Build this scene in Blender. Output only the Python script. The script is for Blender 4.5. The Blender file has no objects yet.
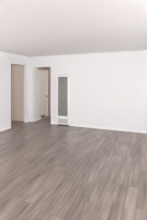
import bpy, bmesh, math

C = bpy.context.scene.collection
S = bpy.context.scene
R = math.radians

# ------------------------------------------------------------------ camera
F_PX, W_PX, H_PX = 184.0, 147.0, 220.0
HORIZON = 80.0
YAW = R(21.8)
cam_d = bpy.data.cameras.new('camera')
cam_d.sensor_fit = 'HORIZONTAL'
cam_d.sensor_width = 36.0
cam_d.lens = 36.0 * F_PX / W_PX
cam_d.shift_y = -(H_PX / 2 - HORIZON) / W_PX
cam_d.clip_start = 0.05
cam = bpy.data.objects.new('camera', cam_d)
cam.location = (0, 0, 1.57)
cam.rotation_euler = (R(90), 0, YAW)
C.objects.link(cam)
S.camera = cam

# ------------------------------------------------------------------ light
world = bpy.data.worlds.new('daylight')
S.world = world
world.use_nodes = True
bg = world.node_tree.nodes['Background']
bg.inputs['Color'].default_value = (0.80, 0.90, 1.0, 1)
bg.inputs['Strength'].default_value = 2.0


def window_light(name, loc, rot, sx, sy, power, colour):
    l = bpy.data.lights.new(name, 'AREA')
    l.shape = 'RECTANGLE'
    l.size, l.size_y = sx, sy
    l.energy = power
    l.color = colour
    o = bpy.data.objects.new(name, l)
    o.location = loc
    o.rotation_euler = rot
    C.objects.link(o)
    return o


X_R, Y_F = 2.4, -5.6                     # right wall and the wall behind the camera
window_light('daylight_right_window', (X_R - 0.25, 2.5, 1.60), (0, R(116), 0), 1.0, 2.0, 48, (0.965, 0.985, 1.0))
window_light('daylight_rear_window', (X_R - 0.25, -3.4, 1.60), (0, R(116), 0), 1.0, 2.8, 480, (0.965, 0.985, 1.0))
window_light('left_fill_light', (-4.12 + 0.12, 2.0, 1.60), (0, R(-90), 0), 1.05, 1.8, 13, (0.965, 0.985, 1.0))  # added fill from an unseen window, evens out ceiling and floor
window_light('side_room_fill_light', (-6.6 + 0.24, 3.9, 1.50), (0, R(-112), 0), 1.1, 1.2, 7.5, (1.0, 0.985, 0.96))  # added light from an unseen window, brightens the side room
window_light('hall_fill_light', (-1.6 - 0.20, 6.47, 1.45), (0, R(112), 0), 0.9, 0.75, 5.0, (1.0, 0.985, 0.96))  # added light to brighten the hall door, from an unseen window

S.view_settings.view_transform = 'Standard'
S.view_settings.look = 'None'
S.view_settings.gamma = 1.0
S.view_settings.use_curve_mapping = False
S.view_settings.exposure = 0.31
S.cycles.max_bounces = 16
S.cycles.diffuse_bounces = 10


# ------------------------------------------------------------------ materials
def principled(name, col, rough=0.6, metal=0.0, spec=0.5):
    m = bpy.data.materials.new(name)
    m.use_nodes = True
    b = m.node_tree.nodes['Principled BSDF']
    b.inputs['Base Color'].default_value = (*col, 1)
    b.inputs['Roughness'].default_value = rough
    b.inputs['Metallic'].default_value = metal
    b.inputs['Specular IOR Level'].default_value = spec
    return m


def paint(name, col, rough=0.6, scale=60.0, bump=0.06, spec=0.3):
    """wall paint with a fine roller texture"""
    m = principled(name, col, rough, 0, spec)
    nt = m.node_tree
    b = nt.nodes['Principled BSDF']
    g = nt.nodes.new('ShaderNodeNewGeometry')
    n = nt.nodes.new('ShaderNodeTexNoise')
    n.inputs['Scale'].default_value = scale
    n.inputs['Detail'].default_value = 3
    nt.links.new(g.outputs['Position'], n.inputs['Vector'])
    bp = nt.nodes.new('ShaderNodeBump')
    bp.inputs['Strength'].default_value = bump
    bp.inputs['Distance'].default_value = 0.004
    nt.links.new(n.outputs['Fac'], bp.inputs['Height'])
    nt.links.new(bp.outputs['Normal'], b.inputs['Normal'])
    return m


def laminate(name, pw=0.152, pl=1.05):
    """grey-brown oak laminate planks running along Y"""
    m = principled(name, (0.3, 0.25, 0.22), 0.36, 0, 1.0)
    nt = m.node_tree
    N, L = nt.nodes, nt.links
    b = N['Principled BSDF']

    def mth(op, a, c=None, v=None):
        n = N.new('ShaderNodeMath')
        n.operation = op
        for i, x in enumerate((a, c, v)):
            if x is None:
                continue
            if isinstance(x, (int, float)):
                n.inputs[i].default_value = x
            else:
                L.new(x, n.inputs[i])
        return n.outputs[0]

    g = N.new('ShaderNodeNewGeometry')
    sp = N.new('ShaderNodeSeparateXYZ')
    L.new(g.outputs['Position'], sp.inputs[0])
    x, y = sp.outputs[0], sp.outputs[1]
    xs = mth('DIVIDE', mth('ADD', x, 20.03), pw)
    row = mth('FLOOR', xs)
    fx = mth('FRACT', xs)
    wn = N.new('ShaderNodeTexWhiteNoise')
    wn.noise_dimensions = '1D'
    L.new(row, wn.inputs['W'])
    ys = mth('ADD', mth('DIVIDE', mth('ADD', y, 20.0), pl), wn.outputs['Value'])
    col = mth('FLOOR', ys)
    fy = mth('FRACT', ys)
    cv = N.new('ShaderNodeCombineXYZ')
    L.new(row, cv.inputs[0])
    L.new(col, cv.inputs[1])
    w2 = N.new('ShaderNodeTexWhiteNoise')
    w2.noise_dimensions = '3D'
    L.new(cv.outputs[0], w2.inputs['Vector'])
    # grain: long streaks along the plank, shifted per plank
    gx = mth('ADD', mth('MULTIPLY', x, 30.0), mth('MULTIPLY', w2.outputs['Value'], 91.0))
    gy = mth('ADD', mth('MULTIPLY', y, 1.4), mth('MULTIPLY', w2.outputs['Value'], 37.0))
    gv = N.new('ShaderNodeCombineXYZ')
    L.new(gx, gv.inputs[0])
    L.new(gy, gv.inputs[1])
    n1 = N.new('ShaderNodeTexNoise')
    n1.inputs['Scale'].default_value = 1.0
    n1.inputs['Detail'].default_value = 5
    n1.inputs['Roughness'].default_value = 0.6
    n1.inputs['Distortion'].default_value = 0.4
    L.new(gv.outputs[0], n1.inputs['Vector'])
    # broad cloudy figure inside each plank
    hv = N.new('ShaderNodeCombineXYZ')
    L.new(mth('ADD', mth('MULTIPLY', x, 9.0), mth('MULTIPLY', w2.outputs['Value'], 53.0)), hv.inputs[0])
    L.new(mth('MULTIPLY', y, 2.3), hv.inputs[1])
    n2 = N.new('ShaderNodeTexNoise')
    n2.inputs['Scale'].default_value = 1.0
    n2.inputs['Detail'].default_value = 2
    L.new(hv.outputs[0], n2.inputs['Vector'])
    t = mth('ADD', mth('ADD', mth('MULTIPLY', w2.outputs['Value'], 0.36),
                       mth('MULTIPLY', n1.outputs['Fac'], 1.45)),
            mth('MULTIPLY', n2.outputs['Fac'], 0.75))
    t = mth('SUBTRACT', t, 0.77)
    rp = N.new('ShaderNodeValToRGB')
    e = rp.color_ramp.elements
    e[0].position, e[0].color = 0.16, (0.118, 0.090, 0.075, 1)
    e[1].position, e[1].color = 0.84, (0.350, 0.281, 0.242, 1)
    k = rp.color_ramp.elements.new(0.5)
    k.color = (0.220, 0.173, 0.147, 1)
    L.new(t, rp.inputs['Fac'])
    # seams
    ex = mth('MULTIPLY', mth('MINIMUM', fx, mth('SUBTRACT', 1.0, fx)), pw)
    ey = mth('MULTIPLY', mth('MINIMUM', fy, mth('SUBTRACT', 1.0, fy)), pl)
    seam = mth('LESS_THAN', mth('MINIMUM', ex, ey), 0.0022)
    mx = N.new('ShaderNodeMix')
    mx.data_type = 'RGBA'
    L.new(mth('MULTIPLY', seam, 0.8), mx.inputs['Factor'])
    L.new(rp.outputs['Color'], mx.inputs['A'])
    mx.inputs['B'].default_value = (0.07, 0.055, 0.045, 1)
    L.new(mx.outputs['Result'], b.inputs['Base Color'])
    L.new(mth('ADD', 0.24, mth('MULTIPLY', n1.outputs['Fac'], 0.14)), b.inputs['Roughness'])
    bp = N.new('ShaderNodeBump')
    bp.inputs['Strength'].default_value = 0.15
    bp.inputs['Distance'].default_value = 0.002
    L.new(mth('SUBTRACT', n1.outputs['Fac'], seam), bp.inputs['Height'])
    L.new(bp.outputs['Normal'], b.inputs['Normal'])
    return m


M = {
    'wall': paint('white_wall_paint', (0.765, 0.757, 0.758)),
    'side_wall': paint('tan_wall_paint', (0.68, 0.56, 0.47)),
    'hall_wall': paint('shaded_white_wall_paint', (0.70, 0.655, 0.62)),  # white wall with the hall's shade put into the colour
    'ceiling': paint('ceiling_paint', (0.94, 0.938, 0.945), 0.8, 45, 0.12),
    'trim': principled('white_trim_paint', (0.84, 0.83, 0.82), 0.4),
    'door': paint('cream_door_paint', (0.84, 0.75, 0.69), 0.45, 25, 0.03),
    'floor': laminate('laminate_planks'),
    'enamel': principled('white_enamel', (0.84, 0.835, 0.825), 0.35),
    'mesh_metal': principled('grey_grille_metal', (0.33, 0.312, 0.292), 0.45, 0.2),
    'pale_metal': principled('pale_grille_metal', (0.66, 0.65, 0.64), 0.45, 0.1),
    'dark': principled('under_heater_shadow', (0.03, 0.028, 0.026), 0.8),  # near-black, stands for the shadow under the heater
    'back_metal': principled('grey_grille_backing', (0.10, 0.098, 0.095), 0.6),
    'brown': principled('dark_brown_metal', (0.05, 0.038, 0.03), 0.5),
    'brass': principled('aged_brass', (0.24, 0.18, 0.125), 0.35, 0.9),
    'plastic': principled('outlet_plastic', (0.80, 0.79, 0.78), 0.35),
    'plastic_face': principled('outlet_face_plastic', (0.55, 0.545, 0.545), 0.4),
    'brown_strip': principled('brown_strip_colour', (0.34, 0.275, 0.225), 0.55),
    'heater_shadow': principled('grey_shadow_paint', (0.36, 0.35, 0.34), 0.5),  # grey of the shadow along the heater's edge
    'threshold': principled('threshold_wood', (0.55, 0.45, 0.37), 0.5),
}

def mottle(m, c0, c1, scale):
    nt = m.node_tree
    g = nt.nodes.new('ShaderNodeNewGeometry')
    n = nt.nodes.new('ShaderNodeTexNoise')
    n.inputs['Scale'].default_value = scale
    n.inputs['Detail'].default_value = 3
    r = nt.nodes.new('ShaderNodeValToRGB')
    r.color_ramp.elements[0].position, r.color_ramp.elements[0].color = 0.35, (*c0, 1)
    r.color_ramp.elements[1].position, r.color_ramp.elements[1].color = 0.65, (*c1, 1)
    nt.links.new(g.outputs['Position'], n.inputs['Vector'])
    nt.links.new(n.outputs['Fac'], r.inputs['Fac'])
    nt.links.new(r.outputs['Color'], nt.nodes['Principled BSDF'].inputs['Base Color'])


mottle(M['mesh_metal'], (0.22, 0.205, 0.188), (0.40, 0.38, 0.355), 40)
mottle(M['pale_metal'], (0.52, 0.51, 0.50), (0.72, 0.71, 0.70), 40)
gm = bpy.data.materials.new('window_glass')
gm.use_nodes = True
gb = gm.node_tree.nodes['Principled BSDF']
gb.inputs['Transmission Weight'].default_value = 1.0
gb.inputs['Roughness'].default_value = 0.0
gb.inputs['IOR'].default_value = 1.45
M['glass'] = gm


# ------------------------------------------------------------------ helpers
def box(bm, x0, x1, y0, y1, z0, z1, bevel=0.0):
    v = [bm.verts.new(p) for p in ((x0, y0, z0), (x1, y0, z0), (x1, y1, z0), (x0, y1, z0),
                                   (x0, y0, z1), (x1, y0, z1), (x1, y1, z1), (x0, y1, z1))]
    fs = [bm.faces.new([v[i] for i in q]) for q in
          ((0, 3, 2, 1), (4, 5, 6, 7), (0, 1, 5, 4), (1, 2, 6, 5), (2, 3, 7, 6), (3, 0, 4, 7))]
    if bevel:
        es = list({e for f in fs for e in f.edges})
        bmesh.ops.bevel(bm, geom=es, offset=bevel, segments=2, affect='EDGES', profile=0.5)


def lathe(bm, origin, axis, profile, seg=20):
    """profile: (distance along axis, radius)"""
    from mathutils import Vector
    a = Vector(axis).normalized()
    u = a.orthogonal().normalized()
    w = a.cross(u)
    o = Vector(origin)
    rings = []
    for d, r in profile:
        rings.append([bm.verts.new(o + a * d + (u * math.cos(2 * math.pi * i / seg) + w * math.sin(2 * math.pi * i / seg)) * r)
                      for i in range(seg)])
    for p, q in zip(rings, rings[1:]):
        for i in range(seg):
            j = (i + 1) % seg
            bm.faces.new((p[i], p[j], q[j], q[i]))
    bm.faces.new(list(reversed(rings[0])))
    bm.faces.new(rings[-1])


def obj(name, bm, mat, parent=None, smooth=False):
    bmesh.ops.recalc_face_normals(bm, faces=bm.faces[:])
    me = bpy.data.meshes.new(name)
    bm.to_mesh(me)
    bm.free()
    me.materials.append(mat)
    if smooth:
        for p in me.polygons:
            p.use_smooth = True
    o = bpy.data.objects.new(name, me)
    C.objects.link(o)
    if parent:
        o.parent = parent
    return o


def localise(o, loc):
    """move the origin of a mesh built in world coordinates to loc"""
    from mathutils import Matrix, Vector
    o.data.transform(Matrix.Translation(-Vector(loc)))
    o.location = loc


def struct(name, bm, mat, label, cat):
    o = obj(name, bm, mat)
    o['kind'] = 'structure'
    o['label'] = label
    o['category'] = cat
    return o


def wall_mesh(axis, p0, p1, a0, a1, z0, z1, holes=()):
    """solid wall p0..p1 thick, a0..a1 long, z0..z1 high with rectangular holes (a0,a1,z0,z1)"""
    bm = bmesh.new()
    As = sorted({a0, a1, *[h[0] for h in holes], *[h[1] for h in holes]})
    Zs = sorted({z0, z1, *[h[2] for h in holes], *[h[3] for h in holes]})

    def solid(i, j):
        if not (0 <= i < len(As) - 1 and 0 <= j < len(Zs) - 1):
            return False
        ca, cz = (As[i] + As[i + 1]) / 2, (Zs[j] + Zs[j + 1]) / 2
        return not any(h[0] < ca < h[1] and h[2] < cz < h[3] for h in holes)

    cache = {}

    def V(p, a, z):
        k = (p, a, z)
        if k not in cache:
            cache[k] = bm.verts.new((p, a, z) if axis == 'x' else (a, p, z))
        return cache[k]

    for i in range(len(As) - 1):
        for j in range(len(Zs) - 1):
            if not solid(i, j):
                continue
            A, B, Z, T = As[i], As[i + 1], Zs[j], Zs[j + 1]
            for p in (p0, p1):
                bm.faces.new((V(p, A, Z), V(p, B, Z), V(p, B, T), V(p, A, T)))
            if not solid(i - 1, j):
                bm.faces.new((V(p0, A, Z), V(p1, A, Z), V(p1, A, T), V(p0, A, T)))
            if not solid(i + 1, j):
                bm.faces.new((V(p0, B, Z), V(p1, B, Z), V(p1, B, T), V(p0, B, T)))
            if not solid(i, j - 1):
                bm.faces.new((V(p0, A, Z), V(p1, A, Z), V(p1, B, Z), V(p0, B, Z)))
            if not solid(i, j + 1):
                bm.faces.new((V(p0, A, T), V(p1, A, T), V(p1, B, T), V(p0, B, T)))
    return bm


def thing(name, loc, label, cat):
    o = bpy.data.objects.new(name, None)
    o.location = loc
    o['label'] = label
    o['category'] = cat
    C.objects.link(o)
    return o


# ------------------------------------------------------------------ the shell
X_L, Y_B, H, T = -4.12, 5.80, 2.44, 0.12
X_SIDE = -6.6                             # far wall of the side room
Y_HALL = 7.02                             # end of the little hall
WL = (1.0, 3.0, 1.05, 2.15)               # unseen window added in the left wall
OP_L = (4.81, 5.65, 0.0, 2.11)            # opening in the left wall
OP_B = (-3.945, -3.185, 0.0, 2.045)       # opening in the back wall
HALL_L, HALL_R = -3.945, -1.6
WH = (6.07, 6.87, 0.9, 2.0)
DR = (6.36, 6.93, 0.0, 2.0)               # doorway in the hall

bm = bmesh.new()
box(bm, X_SIDE - T, X_R + T, Y_F - T, Y_HALL + T, -0.10, 0.0)
struct('floor', bm, M['floor'], 'grey-brown wood-look plank floor running through the empty room', 'floor')
bm = bmesh.new()
box(bm, X_SIDE - T, X_R + T, Y_F - T, Y_HALL + T, H, H + 0.10)
struct('ceiling', bm, M['ceiling'], 'plain white ceiling over the empty room', 'ceiling')

struct('wall_back', wall_mesh('y', Y_B, Y_B + T, X_L, X_R + T, 0, H, [OP_B]), M['wall'],
       'long white back wall behind the tall wall heater', 'wall')
struct('wall_side_back', wall_mesh('y', Y_B, Y_B + T, X_SIDE - T, X_L, 0, H), M['side_wall'],
       'tan back wall seen through the left opening', 'wall')
struct('wall_left', wall_mesh('x', X_L - T, X_L, Y_F, Y_B, 0, H, [OP_L, WL]), M['wall'],
       'white left wall with the open doorway beside the corner', 'wall')
WR = (1.6, 3.8, 1.05, 2.15)
WS = (3.2, 4.6, 0.85, 2.15)
WF = (-4.9, -1.9, 1.05, 2.15)
struct('wall_right', wall_mesh('x', X_R, X_R + T, Y_F, Y_B, 0, H, [WR, WF]), M['wall'],
       'white right wall with two wide windows', 'wall')
struct('wall_front', wall_mesh('y', Y_F - T, Y_F, X_SIDE - T, X_R + T, 0, H), M['wall'],
       'plain white wall opposite the heater wall', 'wall')
struct('wall_side_room', wall_mesh('x', X_SIDE - T, X_SIDE, Y_F, Y_B, 0, H, [WS]), M['side_wall'],
       'cream far wall of the room through the left opening', 'wall')
struct('wall_hall_left', wall_mesh('x', HALL_L - T, HALL_L, Y_B + T, Y_HALL + T, 0, H, [DR]), M['hall_wall'],
       'white side wall of the little hall holding the cream door', 'wall')
struct('wall_hall_back', wall_mesh('y', Y_HALL, Y_HALL + T, HALL_L, HALL_R, 0, H), M['hall_wall'],
       'shade-darkened white end wall of the little hall beyond the heater wall', 'wall')
struct('wall_hall_right', wall_mesh('x', HALL_R, HALL_R + T, Y_B + T, Y_HALL + T, 0, H, [WH]), M['hall_wall'],
       'shade-darkened white right wall of the little hall', 'wall')

# baseboards
BH, BT = 0.075, 0.014


def baseboard(name, spans, label):
    bm = bmesh.new()
    for s in spans:
        box(bm, *s, 0.004, BH, 0.003)
    return struct(name, bm, M['trim'], label, 'baseboard')


HX0, HX1, HY = -2.905, -2.465, 5.700      # heater footprint
baseboard('baseboard_back', [(OP_B[1], HX0 - 0.040, Y_B - BT, Y_B), (HX1 + 0.008, X_R, Y_B - BT, Y_B)],
          'low white baseboard along the heater wall')
baseboard('baseboard_left', [(X_L, X_L + BT, Y_F, OP_L[0]), (X_L, X_L + BT, OP_L[1], Y_B)],
          'low white baseboard along the left wall')
baseboard('baseboard_hall', [(HALL_L, HALL_L + BT, Y_B + T, DR[0])],
          'low white baseboard on the hall wall before the cream door')
baseboard('baseboard_right', [(X_R - BT, X_R, Y_F, Y_B)], 'low white baseboard along the right wall')


# windows behind and to the right of the camera (daylight), then unseen ones added for light
def window(name, axis, p, a0, a1, z0, z1, label):
    bm = bmesh.new()
    fw = 0.05

    def b(A, B, Z, T_):
        if axis == 'x':
            box(bm, p - 0.03, p + 0.03, A, B, Z, T_)
        else:
            box(bm, A, B, p - 0.03, p + 0.03, Z, T_)
    b(a0, a1, z0, z0 + fw)
    b(a0, a1, z1 - fw, z1)
    b(a0, a0 + fw, z0 + fw, z1 - fw)
    b(a1 - fw, a1, z0 + fw, z1 - fw)
    mid = (a0 + a1) / 2
    b(mid - fw / 2, mid + fw / 2, z0 + fw, z1 - fw)
    o = struct(name, bm, M['trim'], label, 'window')
    g = bmesh.new()
    if axis == 'x':
        box(g, p - 0.003, p + 0.003, a0 + fw, a1 - fw, z0 + fw, z1 - fw)
    else:
        box(g, a0 + fw, a1 - fw, p - 0.003, p + 0.003, z0 + fw, z1 - fw)
    obj('window_pane', g, M['glass'], o)
    return o


window('window_1', 'x', X_R + 0.07, *WR, 'white-framed sliding window in the right wall')
window('window_2', 'x', X_R + 0.07, *WF, 'white-framed sliding window in the right wall, farther from the heater')

window('added_window_left', 'x', X_L - 0.06, *WL, 'added unseen white-framed window in the left wall before the open doorway')
window('added_window_side_room', 'x', X_SIDE - 0.07, *WS, 'added unseen white-framed window in the room through the left opening')

window('added_window_hall', 'x', HALL_R + 0.07, *WH, 'added unseen white-framed window at the right end of the little hall')

# ------------------------------------------------------------------ hall door
RX = HALL_L - 0.05                        # door face, set back in the wall
bm = bmesh.new()
box(bm, RX - 0.04, RX, DR[0] + 0.006, DR[1] - 0.006, 0.03, DR[3] - 0.01, 0.002)
door = struct('door_1', bm, M['door'], 'cream slab door in the side of the little hall', 'door')
localise(door, (RX, DR[1], 0.03))


def door_part(name, bm, mat, smooth=False, label=None):
    o = obj(name, bm, mat, None, smooth)
    localise(o, (RX, DR[1], 0.03))
    o.location = (0, 0, 0)
    o.parent = door
    if label:
        o['label'] = label
    return o


bm = bmesh.new()
ky, kz = DR[1] - 0.07, 0.88
lathe(bm, (RX - 0.001, ky, kz), (1, 0, 0), [(0, 0.030), (0.006, 0.030), (0.009, 0.012), (0.028, 0.011), (0.034, 0.022),
                                           (0.046, 0.028), (0.058, 0.024), (0.064, 0.010)])
door_part('door_knob', bm, M['brass'], True, 'round brass knob')
bm = bmesh.new()
box(bm, RX - 0.001, RX + 0.006, DR[0] + 0.03, DR[0] + 0.36, 0.045, 0.115, 0.002)
for i in range(4):
    z = 0.055 + i * 0.014
    box(bm, RX + 0.004, RX + 0.010, DR[0] + 0.045, DR[0] + 0.345, z, z + 0.006)
door_part('vent_grille', bm, M['brown'], False, 'dark low vent at the foot of the door')
# threshold
bm = bmesh.new()
box(bm, HALL_L - T + 0.005, HALL_L - 0.002, DR[0], DR[1], 0.0, 0.022, 0.003)
struct('trim_1', bm, M['threshold'], 'pale wooden threshold under the cream hall door', 'threshold')

# brown strips at the hall door: over the top and down the far side
bm = bmesh.new()
box(bm, HALL_L, HALL_L + 0.02, DR[0] - 0.25, Y_HALL, 1.985, 2.13, 0.003)
box(bm, HALL_L, HALL_L + 0.02, DR[1] - 0.005, Y_HALL, 0.0, 1.985, 0.003)
struct('trim_2', bm, M['brown_strip'], 'brown strips over and beside the cream hall door', 'door casing')

# ------------------------------------------------------------------ wall heater
heater = thing('wall_heater', (HX0, Y_B, 0.0),
               'tall slim white gas wall heater with grey mesh front on the back wall', 'heater')


def heater_part(name, bm, mat, label=None, parent=None):
    o = obj(name, bm, mat)
    localise(o, (HX0, Y_B, 0.0))
    o.location = (0, 0, 0)
    o.parent = parent or heater
    if label:
        o['label'] = label
    return o


HZ0, HZ1 = 0.05, 1.735
G = (HX0 + 0.042, HX1 - 0.030)            # grille left / right
UP = (0.338, 1.685)                       # upper grille
LO = (0.075, 0.250)                       # lower grille
# cabinet: front frame with two openings plus sides, top and back
bm = wall_mesh('y', HY, HY + 0.012, HX0, HX1, HZ0, HZ1, [(*G, *UP), (*G, *LO)])
box(bm, HX0, HX0 + 0.012, HY + 0.012, Y_B, HZ0, HZ1)
box(bm, HX1 - 0.012, HX1, HY + 0.012, Y_B, HZ0, HZ1)
box(bm, HX0 + 0.012, HX1 - 0.012, HY + 0.012, Y_B, HZ1 - 0.012, HZ1)
box(bm, HX0 + 0.012, HX1 - 0.012, HY + 0.012, Y_B, HZ0, HZ0 + 0.012)
heater_part('cabinet', bm, M['enamel'], 'white enamelled cabinet')
bm = bmesh.new()
box(bm, HX0 + 0.012, HX1 - 0.012, HY + 0.050, HY + 0.060, HZ0 + 0.012, HZ1 - 0.012)
heater_part('heat_shield', bm, M['back_metal'], 'dark metal sheet behind the grilles')

bm = wall_mesh('y', Y_B - 0.022, Y_B, HX0 - 0.036, HX1 - 0.004, 0.09, HZ1 + 0.016, [(HX0 + 0.02, HX1 - 0.02, 0.11, HZ1 - 0.02)])  # frame added as a painted shadow line, widest at the heater's left
heater_part('shadow_frame', bm, M['heater_shadow'], 'thin grey frame painted as the heater shadow on the wall')


def grille(name, z0, z1, label, mat):
    """perforated sheet: close vertical bars crossed by horizontal wires in a thin rim"""
    bm = bmesh.new()
    x0, x1 = G
    y0, y1 = HY + 0.004, HY + 0.010
    n = 26
    st = (x1 - x0) / n
    for i in range(n):
        a = x0 + (i + 0.22) * st
        box(bm, a, a + st * 0.56, y0, y1, z0, z1)
    k = max(2, round((z1 - z0) / 0.022))
    sz = (z1 - z0) / k
    for j in range(k):
        z = z0 + (j + 0.3) * sz
        box(bm, x0, x1, y0 + 0.002, y1 + 0.002, z, z + sz * 0.40)
    return heater_part(name, bm, mat, label)


grille('upper_grille', *UP, 'tall grey metal mesh panel', M['mesh_metal'])
grille('lower_grille', *LO, 'short pale grey metal mesh panel', M['pale_metal'])
bm = bmesh.new()
box(bm, HX0 + 0.03, HX1 - 0.03, HY + 0.03, Y_B - 0.002, 0.0, HZ0)
heater_part('base', bm, M['dark'], 'recessed base painted near-black as the shadow under the heater')

# ------------------------------------------------------------------ outlet
ox, oz = -1.453, 0.268
outlet = thing('wall_outlet', (ox, Y_B, oz), 'small white wall outlet low on the bare back wall', 'outlet')


def outlet_part(name, bm, mat, parent=None, label=None):
    o = obj(name, bm, mat)
    o.parent = parent or outlet
    if label:
        o['label'] = label
    return o


bm = bmesh.new()
box(bm, -0.036, 0.036, -0.007, 0.0, -0.058, 0.058, 0.003)
outlet_part('cover_plate', bm, M['plastic'])
for s in (-1, 1):
    bm = bmesh.new()
    zc = s * 0.021
    box(bm, -0.017, 0.017, -0.0095, -0.006, zc - 0.014, zc + 0.014, 0.002)
    r = outlet_part('socket', bm, M['plastic_face'], None, 'grey socket face')
    sl = bmesh.new()
    for dx in (-0.007, 0.007):
        box(sl, dx - 0.0013, dx + 0.0013, -0.0100, -0.0090, zc - 0.002, zc + 0.008)
    box(sl, -0.0025, 0.0025, -0.0100, -0.0090, zc - 0.011, zc - 0.006)
    outlet_part('slots', sl, M['back_metal'], r, 'dark plug slots')
bm = bmesh.new()
lathe(bm, (0, -0.006, 0), (0, -1, 0), [(0, 0.004), (0.002, 0.004), (0.003, 0.002)], 12)
outlet_part('screw', bm, M['mesh_metal'], None, 'small metal screw')
